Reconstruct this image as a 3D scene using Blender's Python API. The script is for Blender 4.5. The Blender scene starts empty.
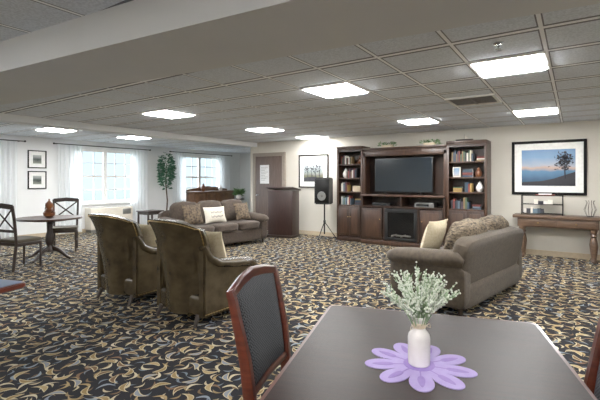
import bpy, bmesh, math, random
from mathutils import Vector, Matrix
random.seed(7)
PI=math.pi
col=bpy.context.scene.collection
CH=1.42; FL=406.0; HZ=180.0; YAW=math.radians(34.1)
cs,sn=math.cos(YAW),math.sin(YAW)
def W(r,f): return (cs*r-sn*f, sn*r+cs*f)
def G(px,py,z=0):
    t=(CH-z)*FL/(py-HZ); return W((px-300)/FL*t,t)
# ---------------------------------------------------------------- materials
def lin(h):
    h=h.lstrip('#'); o=[]
    for i in (0,2,4):
        c=int(h[i:i+2],16)/255; o.append(c/12.92 if c<=.04045 else ((c+.055)/1.055)**2.4)
    return (*o,1)
def mat(name,c,rough=.6,metal=0,c2=None,scale=20,stretch=(1,1,1),bump=0,bscale=None,spec=.5,sheen=0,coat=0):
    m=bpy.data.materials.new(name); m.use_nodes=True; nt=m.node_tree; b=nt.nodes['Principled BSDF']
    b.inputs['Roughness'].default_value=rough; b.inputs['Metallic'].default_value=metal
    b.inputs['Specular IOR Level'].default_value=spec
    if sheen: b.inputs['Sheen Weight'].default_value=sheen
    if coat: b.inputs['Coat Weight'].default_value=coat; b.inputs['Coat Roughness'].default_value=.15
    c1=lin(c)
    tc=nt.nodes.new('ShaderNodeTexCoord'); mp=nt.nodes.new('ShaderNodeMapping'); mp.inputs['Scale'].default_value=stretch
    nt.links.new(tc.outputs['Object'],mp.inputs[0])
    n=nt.nodes.new('ShaderNodeTexNoise'); n.inputs['Scale'].default_value=scale; n.inputs['Detail'].default_value=4
    nt.links.new(mp.outputs[0],n.inputs['Vector'])
    r=nt.nodes.new('ShaderNodeValToRGB'); r.color_ramp.elements[0].position=.35; r.color_ramp.elements[1].position=.65
    r.color_ramp.elements[0].color=c1
    r.color_ramp.elements[1].color=lin(c2) if c2 else (*[min(1,x*1.12) for x in c1[:3]],1)
    nt.links.new(n.outputs['Fac'],r.inputs[0]); nt.links.new(r.outputs[0],b.inputs['Base Color'])
    if bump:
        n2=nt.nodes.new('ShaderNodeTexNoise'); n2.inputs['Scale'].default_value=bscale or scale*3
        nt.links.new(mp.outputs[0],n2.inputs['Vector'])
        bp=nt.nodes.new('ShaderNodeBump'); bp.inputs['Strength'].default_value=bump; bp.inputs['Distance'].default_value=.01
        nt.links.new(n2.outputs['Fac'],bp.inputs['Height']); nt.links.new(bp.outputs[0],b.inputs['Normal'])
    return m
def emis(name,c,s):
    m=bpy.data.materials.new(name); m.use_nodes=True; nt=m.node_tree; b=nt.nodes['Principled BSDF']
    b.inputs['Base Color'].default_value=lin(c); b.inputs['Emission Color'].default_value=lin(c); b.inputs['Emission Strength'].default_value=s
    return m
class NT:
    def __init__(s,nt): s.nt=nt
    def math(s,op,a,b=None,c=None):
        n=s.nt.nodes.new('ShaderNodeMath'); n.operation=op
        for i,v in enumerate((a,b,c)):
            if v is None: continue
            if isinstance(v,(int,float)): n.inputs[i].default_value=v
            else: s.nt.links.new(v,n.inputs[i])
        return n.outputs[0]
    def mix(s,f,a,b):
        n=s.nt.nodes.new('ShaderNodeMix'); n.data_type='RGBA'
        for i,v in ((0,f),(6,a),(7,b)):
            if isinstance(v,(int,float,tuple)): n.inputs[i].default_value=v
            else: s.nt.links.new(v,n.inputs[i])
        return n.outputs[2]
def carpet():
    m=bpy.data.materials.new('patterned_carpet'); m.use_nodes=True; nt=m.node_tree; b=nt.nodes['Principled BSDF']; T=NT(nt)
    b.inputs['Roughness'].default_value=.95; b.inputs['Specular IOR Level'].default_value=.12
    tc=nt.nodes.new('ShaderNodeTexCoord')
    def layer(scale,off,L,Wd,bend,pal,rim=None,rnd=.3):
        mp=nt.nodes.new('ShaderNodeMapping'); mp.inputs['Scale'].default_value=(scale,scale,0); mp.inputs['Location'].default_value=(off,off*1.7,0)
        mp.inputs['Rotation'].default_value=(0,0,off*.3)
        nt.links.new(tc.outputs['Object'],mp.inputs[0])
        v=nt.nodes.new('ShaderNodeTexVoronoi'); v.voronoi_dimensions='2D'; v.inputs['Scale'].default_value=1; v.inputs['Randomness'].default_value=rnd
        nt.links.new(mp.outputs[0],v.inputs['Vector'])
        d=nt.nodes.new('ShaderNodeVectorMath'); d.operation='SUBTRACT'
        nt.links.new(mp.outputs[0],d.inputs[0]); nt.links.new(v.outputs['Position'],d.inputs[1])
        sc=nt.nodes.new('ShaderNodeSeparateColor'); nt.links.new(v.outputs['Color'],sc.inputs[0])
        ro=nt.nodes.new('ShaderNodeVectorRotate'); ro.rotation_type='Z_AXIS'
        nt.links.new(d.outputs[0],ro.inputs['Vector']); nt.links.new(T.math('MULTIPLY',sc.outputs[0],6.283),ro.inputs['Angle'])
        sp=nt.nodes.new('ShaderNodeSeparateXYZ'); nt.links.new(ro.outputs[0],sp.inputs[0])
        u=sp.outputs[0]; vv=T.math('ADD',sp.outputs[1],T.math('MULTIPLY',T.math('MULTIPLY',u,u),bend))
        vv=T.math('SUBTRACT',vv,.09*(1 if bend>0 else -1))
        un=T.math('DIVIDE',u,L); u2=T.math('MULTIPLY',un,un)
        # teardrop leaf: one rounded end, one pointed end
        wd=T.math('MULTIPLY',T.math('MULTIPLY',T.math('SUBTRACT',1.0,u2),T.math('ADD',.8,T.math('MULTIPLY',un,.45))),Wd)
        av=T.math('ABSOLUTE',vv)
        e=T.math('SUBTRACT',wd,av)
        mask=T.math('GREATER_THAN',e,0.0)
        rp=nt.nodes.new('ShaderNodeValToRGB'); rp.color_ramp.interpolation='CONSTANT'
        els=rp.color_ramp.elements
        while len(els)<len(pal): els.new(.5)
        for i,c in enumerate(pal): els[i].position=i/len(pal); els[i].color=lin(c)
        nt.links.new(sc.outputs[1],rp.inputs[0]); c=rp.outputs[0]
        if rim:
            c=T.mix(T.math('LESS_THAN',e,.04),c,lin(rim))
        return mask,c
    base=lin('#1f1f23')
    m1,c1=layer(6.2,0,.45,.16,1.35,['#85704a','#9c8760','#757d86','#67503a'],'#b8aa88')
    m2,c2=layer(6.9,3.3,.46,.10,-1.7,['#b5a88a','#79838d','#968059','#b9ad92','#6d5540'])
    m3,c3=layer(9.5,9.1,.42,.10,1.5,['#83714f','#606b76','#aa9d80','#66523c'])
    x=T.mix(m3,base,c3); x=T.mix(m2,x,c2); x=T.mix(m1,x,c1)
    nt.links.new(x,b.inputs['Base Color'])
    n=nt.nodes.new('ShaderNodeTexNoise'); n.inputs['Scale'].default_value=300; nt.links.new(tc.outputs['Object'],n.inputs['Vector'])
    bp=nt.nodes.new('ShaderNodeBump'); bp.inputs['Strength'].default_value=.3; bp.inputs['Distance'].default_value=.005
    nt.links.new(n.outputs['Fac'],bp.inputs['Height']); nt.links.new(bp.outputs[0],b.inputs['Normal'])
    return m
GX,GY=-.195,3.895
def ceilmat():
    m=bpy.data.materials.new('ceiling_tiles'); m.use_nodes=True; nt=m.node_tree; b=nt.nodes['Principled BSDF']; T=NT(nt)
    b.inputs['Roughness'].default_value=.9
    tc=nt.nodes.new('ShaderNodeTexCoord'); sp=nt.nodes.new('ShaderNodeSeparateXYZ'); nt.links.new(tc.outputs['Object'],sp.inputs[0])
    def line(o,off,w1,w2):
        f=T.math('FRACT',T.math('DIVIDE',T.math('ADD',o,30*.61-off),.61))
        a=T.math('ABSOLUTE',T.math('SUBTRACT',f,.5))
        return T.math('GREATER_THAN',a,.5-w1), T.math('GREATER_THAN',a,.5-w2)
    lx,ex=line(sp.outputs[0],GX,.022,.038); ly,ey=line(sp.outputs[1],GY,.036,.085)
    g=T.math('MAXIMUM',lx,ly); e=T.math('MAXIMUM',ex,ey)
    n=nt.nodes.new('ShaderNodeTexNoise'); n.inputs['Scale'].default_value=70; n.inputs['Detail'].default_value=5; nt.links.new(tc.outputs['Object'],n.inputs['Vector'])
    rp=nt.nodes.new('ShaderNodeValToRGB'); rp.color_ramp.elements[0].position=.38; rp.color_ramp.elements[0].color=lin('#ccd2da'); rp.color_ramp.elements[1].position=.6; rp.color_ramp.elements[1].color=lin('#e2e8f0')
    nt.links.new(n.outputs['Fac'],rp.inputs[0])
    x=T.mix(e,rp.outputs[0],lin('#6f7178')); x=T.mix(g,x,lin('#fdfeff'))
    nt.links.new(x,b.inputs['Base Color'])
    return m
M={}
M['carpet']=carpet(); M['ceil']=ceilmat()
M['wall']=mat('grey_beige_wall_paint','#c5c0b4',.85,c2='#c9c4b9',scale=2)
M['wallw']=mat('pale_wall_paint','#e0e2e1',.85,c2='#e4e5e5',scale=2)
M['soffit']=mat('soffit_paint','#d2d3d4',.85,c2='#d6d7d8',scale=2)
M['white']=mat('white_paint','#e6e6e2',.5)
M['base']=mat('baseboard_vinyl','#b5a48a',.6)
M['walnut']=mat('dark_walnut','#25170f',.38,c2='#38241a',scale=6,stretch=(6,6,.7),coat=.1)
M['walnut2']=mat('brown_walnut','#352218',.4,c2='#473022',scale=6,stretch=(6,6,.7))
M['mahog']=mat('mahogany','#44180f',.3,c2='#602819',scale=8,stretch=(1,1,6),coat=.3)
M['lect']=mat('dark_cherry_wood','#241411',.45,c2='#2f1b16',scale=8,stretch=(6,6,1))
M['ptop']=mat('round_table_top_wood','#33201a',.45,c2='#442c20',scale=5,stretch=(1,8,1))
M['tabletop']=mat('dark_tabletop','#1d0c07',.42,c2='#26110a',scale=5,stretch=(1,12,1),bump=.05,bscale=60,spec=.14)
M['honey']=mat('brown_carved_wood','#553822',.45,c2='#6d4b30',scale=6,stretch=(1,5,1))
M['console']=mat('console_wood','#4a3628',.4,c2='#5f4837',scale=6,stretch=(1,6,6))
M['sofa']=mat('taupe_fabric','#362b23',.9,c2='#45392e',scale=30,bump=.3,bscale=200,sheen=.1)
M['sofa2']=mat('taupe_chenille','#3c3227',.9,c2='#4b4032',scale=25,bump=.3,bscale=200,sheen=.1)
M['sofapat']=mat('patterned_chenille','#2d241d',.9,c2='#7d6e59',scale=28,stretch=(1,1,2),bump=.3,bscale=200)
M['leather']=mat('olive_brown_leather','#342b1e',.27,c2='#463c2a',scale=9,bump=.15,bscale=60)
M['brass']=mat('brass_nails','#a58a54',.3,1)
M['cream']=mat('cream_fabric','#c4b595',.9,c2='#d2c6a8',scale=40,bump=.2)
M['ivory']=mat('ivory_fabric','#d5cdbd',.9,c2='#ded7c9',scale=40)
M['brownfab']=mat('brown_cushion_fabric','#30261f',.9,c2='#6b5b47',scale=25)
M['ink']=mat('dark_lettering','#2a2a30',.8)
M['black']=mat('black_plastic','#0c0c0d',.45)
M['frame']=mat('black_frame_paint','#0a0a0a',.7,spec=.2)
M['blackm']=mat('black_metal','#111111',.4,.6)
M['screen']=mat('tv_screen','#121c24',.16,spec=.9)
M['chrome']=mat('chrome','#b9b9b9',.2,1)
M['tin']=mat('grey_metal','#8a8a88',.4,.8)
def curtainmat():
    m=bpy.data.materials.new('sheer_white_curtain'); m.use_nodes=True; nt=m.node_tree; b=nt.nodes['Principled BSDF']; o=nt.nodes['Material Output']
    n=nt.nodes.new('ShaderNodeTexNoise'); n.inputs['Scale'].default_value=80; r=nt.nodes.new('ShaderNodeValToRGB'); r.color_ramp.elements[0].color=lin('#eef3f6'); r.color_ramp.elements[1].color=lin('#f8fafb')
    nt.links.new(n.outputs['Fac'],r.inputs[0]); nt.links.new(r.outputs[0],b.inputs['Base Color']); b.inputs['Roughness'].default_value=.9
    t=nt.nodes.new('ShaderNodeBsdfTranslucent'); nt.links.new(r.outputs[0],t.inputs[0])
    x=nt.nodes.new('ShaderNodeMixShader'); x.inputs[0].default_value=.4; nt.links.new(b.outputs[0],x.inputs[1]); nt.links.new(t.outputs[0],x.inputs[2])
    tr=nt.nodes.new('ShaderNodeBsdfTransparent'); y=nt.nodes.new('ShaderNodeMixShader'); y.inputs[0].default_value=.2
    nt.links.new(x.outputs[0],y.inputs[1]); nt.links.new(tr.outputs[0],y.inputs[2]); nt.links.new(y.outputs[0],o.inputs[0]); return m
M['curtain']=curtainmat()
M['ceramic']=mat('white_ceramic','#e9e2e0',.25,c2='#f2eeec')
M['twine']=mat('twine','#c9b8a0',.9)
M['purple']=mat('lilac_felt','#957ac6',.85,c2='#9f86cd',scale=30)
M['purple2']=mat('light_lilac_felt','#b29dda',.85,c2='#baa7df',scale=30)
M['bloom']=mat('white_blossom','#f1f4ea',.7,c2='#e3ebd8',scale=60)
M['stem']=mat('green_stem','#84a078',.7,c2='#a5bd96',scale=40)
M['leaf']=mat('dark_green_leaf','#1f4a35',.6,c2='#35684a',scale=12)
M['leaf2']=mat('green_leaf','#4c7040',.6,c2='#6a8f55',scale=12)
M['bark']=mat('bark','#4b3a2c',.9)
M['soil']=mat('soil','#2a2019',.95)
M['darkwood']=mat('espresso_wood','#20150f',.45,c2='#2e2018',scale=8,stretch=(1,1,6))
M['seatfab']=mat('dark_taupe_seat_fabric','#433c31',.9)
M['door']=mat('brown_door_wood','#4a3a32',.5,c2='#584840',scale=5,stretch=(8,8,.8))
M['doorframe']=mat('door_frame_paint','#7d7266',.5)
M['paper']=mat('paper','#dedfdf',.8)
M['blue']=mat('blue_tabletop','#1e3a5c',.35,c2='#274a72',scale=5)
M['amber']=mat('amber_glaze','#5a3120',.3,c2='#84502a',scale=12)
M['emit']=emis('light_diffuser','#fffefc',66)
M['fire']=mat('fireplace_glass','#07080a',.15)
M['ground']=mat('green_ground','#2f4238',.9)
M['firelog']=mat('log_grey','#4d4a46',.8)  # plain grey of the fireplace logs, not emissive
def fabric_check():
    m=bpy.data.materials.new('charcoal_woven_fabric'); m.use_nodes=True; nt=m.node_tree; b=nt.nodes['Principled BSDF']
    b.inputs['Roughness'].default_value=.85
    tc=nt.nodes.new('ShaderNodeTexCoord'); ck=nt.nodes.new('ShaderNodeTexChecker'); ck.inputs['Scale'].default_value=130
    ck.inputs['Color1'].default_value=lin('#16191e'); ck.inputs['Color2'].default_value=lin('#4b4e53')
    nt.links.new(tc.outputs['Object'],ck.inputs['Vector']); nt.links.new(ck.outputs[0],b.inputs['Base Color']); return m
M['check']=fabric_check()
def gradmat(name,stops,axis=2,lo=0,hi=1):
    m=bpy.data.materials.new(name); m.use_nodes=True; nt=m.node_tree; b=nt.nodes['Principled BSDF']; T=NT(nt)
    b.inputs['Roughness'].default_value=.25
    tc=nt.nodes.new('ShaderNodeTexCoord'); sp=nt.nodes.new('ShaderNodeSeparateXYZ'); nt.links.new(tc.outputs['Object'],sp.inputs[0])
    n=nt.nodes.new('ShaderNodeTexNoise'); n.inputs['Scale'].default_value=6; nt.links.new(tc.outputs['Object'],n.inputs['Vector'])
    z=T.math('ADD',T.math('DIVIDE',T.math('SUBTRACT',sp.outputs[axis],lo),hi-lo),T.math('MULTIPLY',T.math('SUBTRACT',n.outputs['Fac'],.5),.12))
    rp=nt.nodes.new('ShaderNodeValToRGB'); els=rp.color_ramp.elements
    while len(els)<len(stops): els.new(.5)
    for i,(p,c) in enumerate(stops): els[i].position=p; els[i].color=lin(c)
    nt.links.new(z,rp.inputs[0]); nt.links.new(rp.outputs[0],b.inputs['Base Color']); return m
# ---------------------------------------------------------------- mesh builder
class MB:
    def __init__(s): s.bm=bmesh.new()
    def add(s,t,Mx=None):
        if Mx is not None: t.transform(Mx)
        me=bpy.data.meshes.new('tmp'); t.to_mesh(me); t.free(); s.bm.from_mesh(me); bpy.data.meshes.remove(me); return s
    def box(s,x0,x1,y0,y1,z0,z1,bev=0,Mx=None,seg=2):
        t=bmesh.new(); bmesh.ops.create_cube(t,size=1)
        for v in t.verts: v.co=Vector(((x0+x1)/2+v.co.x*(x1-x0),(y0+y1)/2+v.co.y*(y1-y0),(z0+z1)/2+v.co.z*(z1-z0)))
        if bev: bmesh.ops.bevel(t,geom=t.edges[:],offset=bev,segments=seg,affect='EDGES',profile=.5)
        return s.add(t,Mx)
    def soft(s,c,size,k=7,Mx=None,n=7,wr=0):
        t=bmesh.new(); bmesh.ops.create_cube(t,size=2); bmesh.ops.subdivide_edges(t,edges=t.edges[:],cuts=n,use_grid_fill=True)
        for v in t.verts:
            p=v.co; q=(abs(p.x)**k+abs(p.y)**k+abs(p.z)**k)**(1/k); p=p/q
            if wr: p=p*(1+wr*math.sin(p.x*7+p.z*4)*math.cos(p.y*6))
            v.co=Vector((c[0]+p.x*size[0]/2,c[1]+p.y*size[1]/2,c[2]+p.z*size[2]/2))
        return s.add(t,Mx)
    def pillow(s,w,h,th,Mx=None):
        t=bmesh.new(); bmesh.ops.create_cube(t,size=2); bmesh.ops.subdivide_edges(t,edges=t.edges[:],cuts=9,use_grid_fill=True)
        for v in t.verts:
            x,y,z=v.co; f=max(0,(1-abs(x)**2.6))*max(0,(1-abs(y)**2.6))
            pin=1-.07*(1-abs(x)**2)*abs(y)-.07*(1-abs(y)**2)*abs(x)
            v.co=Vector((x*w/2*pin,z*th/2*(.06+.94*f**.5),y*h/2*pin))
        return s.add(t,Mx)
    def sweep(s,pts,rx,ry=None,seg=10,ref=(1,0,0),k=2,Mx=None,cap=True):
        ry=ry or rx; t=bmesh.new(); pts=[Vector(p) for p in pts]; n=len(pts); rings=[]
        rxs=rx if isinstance(rx,(list,tuple)) else [rx]*n; rys=ry if isinstance(ry,(list,tuple)) else [ry]*n
        for i,p in enumerate(pts):
            tg=(pts[min(i+1,n-1)]-pts[max(i-1,0)]).normalized(); rf=Vector(ref)
            if abs(tg.dot(rf))>.95: rf=Vector((0,1,0)) if abs(tg.y)<.9 else Vector((0,0,1))
            a=(rf-tg*rf.dot(tg)).normalized(); b=tg.cross(a); ring=[]
            for j in range(seg):
                th=2*PI*(j+.5)/seg; c,d=math.cos(th),math.sin(th); q=(abs(c)**k+abs(d)**k)**(1/k)
                ring.append(t.verts.new(p+a*(c/q*rxs[i])+b*(d/q*rys[i])))
            rings.append(ring)
        for i in range(n-1):
            for j in range(seg):
                t.faces.new((rings[i][j],rings[i][(j+1)%seg],rings[i+1][(j+1)%seg],rings[i+1][j]))
        if cap: t.faces.new(rings[0][::-1]); t.faces.new(rings[-1])
        return s.add(t,Mx)
    def cyl(s,p0,p1,r0,r1=None,seg=16): return s.sweep([p0,p1],[r0,r1 or r0],[r0,r1 or r0],seg)
    def lathe(s,prof,c=(0,0,0),seg=24,Mx=None):
        t=bmesh.new(); rings=[]
        for r,z in prof:
            rings.append([t.verts.new((c[0]+max(r,1e-4)*math.cos(2*PI*j/seg),c[1]+max(r,1e-4)*math.sin(2*PI*j/seg),c[2]+z)) for j in range(seg)])
        for i in range(len(prof)-1):
            for j in range(seg): t.faces.new((rings[i][j],rings[i][(j+1)%seg],rings[i+1][(j+1)%seg],rings[i+1][j]))
        t.faces.new(rings[0][::-1]); t.faces.new(rings[-1])
        return s.add(t,Mx)
    def prism(s,outl,z0,z1,bev=0,Mx=None):
        t=bmesh.new(); a=[t.verts.new((x,y,z0)) for x,y in outl]; b=[t.verts.new((x,y,z1)) for x,y in outl]; n=len(outl)
        t.faces.new(a[::-1]); t.faces.new(b)
        for i in range(n): t.faces.new((a[i],a[(i+1)%n],b[(i+1)%n],b[i]))
        bmesh.ops.recalc_face_normals(t,faces=t.faces[:])
        if bev: bmesh.ops.bevel(t,geom=[e for e in t.edges if abs((e.verts[0].co-e.verts[1].co).z)<1e-5],offset=bev,segments=2,affect='EDGES')
        return s.add(t,Mx)
    def leaf(s,p,d,L,w):
        p=Vector(p); d=Vector(d).normalized(); u=d.cross(Vector((random.uniform(-1,1),random.uniform(-1,1),random.uniform(-1,1)))).normalized()
        nn=d.cross(u)
        v=[s.bm.verts.new(q) for q in (p,p+d*L*.45+u*w/2,p+d*L+nn*L*.1,p+d*L*.45-u*w/2)]
        s.bm.faces.new(v); return s
    def ball(s,c,r,sub=1,sc=(1,1,1)):
        t=bmesh.new(); bmesh.ops.create_icosphere(t,subdivisions=sub,radius=r)
        for v in t.verts: v.co=Vector((c[0]+v.co.x*sc[0],c[1]+v.co.y*sc[1],c[2]+v.co.z*sc[2]))
        return s.add(t)
    def build(s,name,m,parent=None,loc=None,rz=0,label=None,ang=38):
        me=bpy.data.meshes.new(name); bmesh.ops.recalc_face_normals(s.bm,faces=s.bm.faces[:]) if len(s.bm.faces)<60000 else None
        s.bm.to_mesh(me); s.bm.free(); me.materials.append(M[m] if isinstance(m,str) else m)
        me.shade_smooth(); me.set_sharp_from_angle(angle=math.radians(ang))
        o=bpy.data.objects.new(name,me); col.objects.link(o); o.parent=parent
        if loc: o.location=loc
        o.rotation_euler.z=rz
        if label: o['label']=label
        return o
def tag(o,label,cat,group=None,kind=None):
    o['label']=label; o['category']=cat
    if group: o['group']=group
    if kind: o['kind']=kind
    return o
def thing(name,label,cat,loc=(0,0,0),rz=0,group=None,kind=None):
    o=bpy.data.objects.new(name,None); col.objects.link(o); o.location=loc; o.rotation_euler=(0,0,rz); o.empty_display_size=.1
    return tag(o,label,cat,group,kind)
def struct(name,mb,m,label,cat): return tag(mb.build(name,m),label,cat,kind='structure')
def RX(a): return Matrix.Rotation(math.radians(a),4,'X')
def TR(x,y,z): return Matrix.Translation((x,y,z))
# ---------------------------------------------------------------- room
CZ=2.48; XL,XR,YF,YB,YA=-11.0,3.5,-3.0,8.9,12.0; XC=-7.75
struct('floor',MB().box(XL-.2,XR+.2,YF-.2,YA+.2,-.1,0),'carpet','dark carpet with swirling tan and blue leaf pattern','floor')
struct('ceiling',MB().box(XL-.2,XR+.2,YF-.2,YA+.2,CZ,CZ+.12),'ceil','grey acoustic tile drop ceiling','ceiling')
struct('wall_back',MB().box(XC,XR,YB,YB+.15,0,CZ),'wall','grey beige wall behind the entertainment unit','wall')
struct('wall_return',MB().box(XC,XC+.15,YB+.15,YA,0,CZ),'wall','grey beige return wall beside the alcove','wall')
struct('wall_alcove',MB().box(XL,XC+.15,YA,YA+.15,0,CZ),'wallw','pale end wall of the window alcove','wall')
struct('wall_right',MB().box(XR,XR+.15,YF,YB+.15,0,CZ),'wall','grey beige wall at the right of the room','wall')
struct('wall_front',MB().box(XL,XR,YF-.15,YF,0,CZ),'wall','grey beige wall behind the viewer','wall')
wins=[(1.9,3.7),(5.5,7.4),(9.0,10.9)]; WZ0,WZ1=.78,2.26
w=MB(); ys=[YF]+[v for p in wins for v in p]+[YA]
for i in range(0,len(ys),2): w.box(XL-.2,XL,ys[i],ys[i+1],0,CZ)
for a,b in wins: w.box(XL-.2,XL,a,b,0,WZ0).box(XL-.2,XL,a,b,WZ1,CZ)
struct('wall_left',w,'wallw','pale wall with the windows','wall')
for i,(a,b) in enumerate(wins):
    t=thing('window_%d'%(i+1),['white gridded window at far left edge','white gridded window above the wall heater','white gridded window above the carved sideboard'][i],'window',(XL-.08,0,0),0,kind='structure')
    f=MB()
    f.box(-.03,.03,a,a+.06,WZ0,WZ1).box(-.03,.03,b-.06,b,WZ0,WZ1).box(-.03,.03,a,b,WZ1-.06,WZ1).box(-.03,.03,a,b,WZ0,WZ0+.06)
    m=(a+b)/2; f.box(-.035,.035,m-.05,m+.05,WZ0,WZ1); f.build('window_frame','white',t)
    g=MB()
    for k in (1,2): 
        for q0,q1 in ((a,m),(m,b)):
            y=q0+(q1-q0)*k/3; g.box(-.012,.012,y-.012,y+.012,WZ0+.05,WZ1-.05)
    for k in (1,2,3): z=WZ0+(WZ1-WZ0)*k/4; g.box(-.012,.012,a+.05,b-.05,z-(.03 if k==2 else .012),z+(.03 if k==2 else .012))
    g.build('muntin','white',t)
    MB().box(.08,.13,a-.05,b+.05,WZ0-.04,WZ0,.005).build('window_sill','white',t)
ny=lambda X:1.29+.095*(X+3.66)
fy=lambda X:1.86+.095*(X+5.27)
struct('trim_1',MB().prism([(-7.5,ny(-7.5)),(XR,ny(XR)),(XR,fy(XR)),(-7.5,fy(-7.5))],2.25,CZ),'soffit','wide boxed beam crossing the ceiling overhead','beam')
struct('trim_2',MB().box(-7.75,-7.5,YF,YB,2.365,CZ),'wallw','white boxed beam before the window area','beam')
struct('baseboard_back',MB().box(-6.4,XR,YB-.015,YB,0,.1),'base','tan baseboard on the back wall','baseboard')
struct('baseboard_left',MB().box(XL,XL+.015,YF,YA,0,.1),'base','tan baseboard under the windows','baseboard')
struct('baseboard_alcove',MB().box(XL+.02,XC,YA-.015,YA,0,.1),'base','tan baseboard in the alcove','baseboard')
tag(MB().box(-60,XL-.2,-50,70,-.3,-.1).build('ground','ground'),'green open ground outside the windows','ground',kind='structure')
# door
t=thing('door_1','brown wooden door with a white notice beside the lectern','door',(-7.06,YB,0),kind='structure')
MB().box(-.47,.47,-.035,-.003,.01,2.08,.004).build('door_panel','door',t)
MB().box(-.57,-.47,-.05,0,0,2.18,.004).box(.47,.57,-.05,0,0,2.18,.004).box(-.47,.47,-.05,0,2.08,2.18,.004).build('door_frame','doorframe',t)
MB().sweep([(-.4,-.035,1.0),(-.4,-.08,1.0),(-.3,-.085,1.0)],.012).build('door_handle','chrome',t)
o=thing('paper_notice','white paper notice taped on the brown door','notice',(-7.2,YB-.038,1.58))
MB().box(-.16,.16,-.004,0,-.26,.26).build('sheet','paper',o)
l=MB()
for k in range(9): l.box(-.12,.12-.05*(k%3),-.0055,-.004,.19-k*.045,.2-k*.045)
l.build('printed_lines','tin',o)
# ---------------------------------------------------------------- ceiling fittings
LL=[(-.5,4.2,'largest ceiling light panel nearest the camera'),(-2.33,4.2,'ceiling light panel nearest the middle of the room'),(-5.38,4.2,'ceiling light panel over the armchairs on the left'),
(-.5,7.25,'ceiling light panel in front of the seascape picture'),(-2.33,7.25,'ceiling light panel in front of the entertainment unit'),(-5.38,6.64,'ceiling light panel above the three seat sofa'),(-5.38,8.47,'small looking ceiling light panel by the back wall near the speaker'),
(-9.04,4.2,'ceiling light panel over the round pedestal table beyond the white beam'),(-9.04,6.03,'ceiling light panel by the windows above the wall heater'),
(-.5,-.68,'added unseen ceiling light panel behind the dark dining table'),(-3.55,-.68,'added unseen ceiling light panel behind the blue table'),(1.94,4.81,'added ceiling light panel on the right out of view'),(1.94,-.68,'added unseen ceiling light panel behind the viewer at the right'),(-6.6,-.68,'added unseen ceiling light panel in the near left corner')]  # panels on this row are added out of view to brighten the room
for x,y,lb in LL:
    t=thing('ceiling_light',lb,'ceiling light',(x,y,CZ),group='square ceiling light panels')
    MB().prism([(-.275,-.275),(.275,-.275),(.275,.275),(-.275,.275)],-.024,-.004,.014).build('diffuser','emit',t)
    f=MB().box(-.3,-.275,-.3,.3,-.012,0).box(.275,.3,-.3,.3,-.012,0).box(-.275,.275,-.3,-.275,-.012,0).box(-.275,.275,.275,.3,-.012,0); f.build('frame','white',t)
t=thing('air_vent','square grey air vent in the ceiling by the right light panels','air vent',(-1.11,5.73,CZ))
f=MB().box(-.3,-.26,-.3,.3,-.02,0).box(.26,.3,-.3,.3,-.02,0).box(-.26,.26,-.3,-.26,-.02,0).box(-.26,.26,.26,.3,-.02,0); f.build('frame','white',t)
MB().box(-.26,.26,-.26,.26,-.004,0).build('backing','black',t)
f=MB()
for k in range(7): f.box(-.26,.26,-.018,.018,-.014,-.008,Mx=TR(0,-.21+.07*k,0))
f.box(-.012,.012,-.26,.26,-.018,-.006); f.build('slat','tin',t)
t=thing('sprinkler_head','small chrome sprinkler head hanging from the near ceiling','sprinkler',(-.49,3.46,CZ))
MB().lathe([(.035,0),(.035,-.006),(.012,-.01),(.01,-.03),(.004,-.035)][::-1]).build('body','chrome',t)
MB().lathe([(.022,-.05),(.022,-.047)]).cyl((0,0,-.05),(0,0,-.03),.004).build('deflector','chrome',t)
# ---------------------------------------------------------------- curtains
def curtain(y0,y1,lb):
    b=bmesh.new(); n=int((y1-y0)*90); pr=None
    for i in range(n+1):
        u=i/n; y=y0+(y1-y0)*u; d=.035*math.sin(u*(y1-y0)*2*PI/.11); rows=[b.verts.new((XL+.12+d*(.6+.4*(1-k/6)),y,.04+2.29*k/6)) for k in range(7)]
        if pr:
            for k in range(6): b.faces.new((pr[k],rows[k],rows[k+1],pr[k+1]))
        pr=rows
    mb=MB(); mb.add(b); o=mb.build('curtain','curtain',ang=180)
    return tag(o,lb,'curtain','sheer white curtains')
curtain(3.45,4.2,'sheer white curtain at the far left edge beside the small frames')
curtain(1.4,2.1,'sheer white curtain on the far side of the leftmost window')
curtain(5.1,5.72,'sheer white curtain right of the two small frames')
curtain(7.12,7.7,'sheer white curtain left of the tall tree')
curtain(8.65,9.2,'sheer white curtain right of the tall tree')
curtain(10.6,11.3,'sheer white curtain at the alcove corner')
for a,b,lb in ((1.3,4.35,'leftmost window'),(5.0,7.8,'window above the wall heater'),(8.55,11.4,'window above the carved sideboard')):
    t=thing('curtain_rod','black curtain rod over the '+lb,'curtain rod',(XL+.12,0,2.345))
    MB().cyl((0,a,0),(0,b,0),.012).build('rod','blackm',t)
    MB().ball((0,a,0),.025,2).build('finial','blackm',t); MB().ball((0,b,0),.025,2).build('finial','blackm',t)
    for y in (a+.1,b-.1): MB().box(-.12,.0,y-.01,y+.01,-.01,.01).build('bracket','blackm',t)
# heater
t=thing('wall_heater','long beige wall heater under the middle window','heater',(XL,6.45,0))
MB().box(.02,.33,-.62,.62,.08,.66,.015).build('housing','ivory',t)
g=MB()
for k in range(16): g.box(.06,.3,-.55+k*.07,-.51+k*.07,.66,.668)
g.build('grille','tin',t); MB().box(.05,.3,-.6,.6,0,.08).build('base','tin',t); MB().box(.33,.338,.3,.55,.45,.6,.002).build('control_panel','tin',t)
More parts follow.
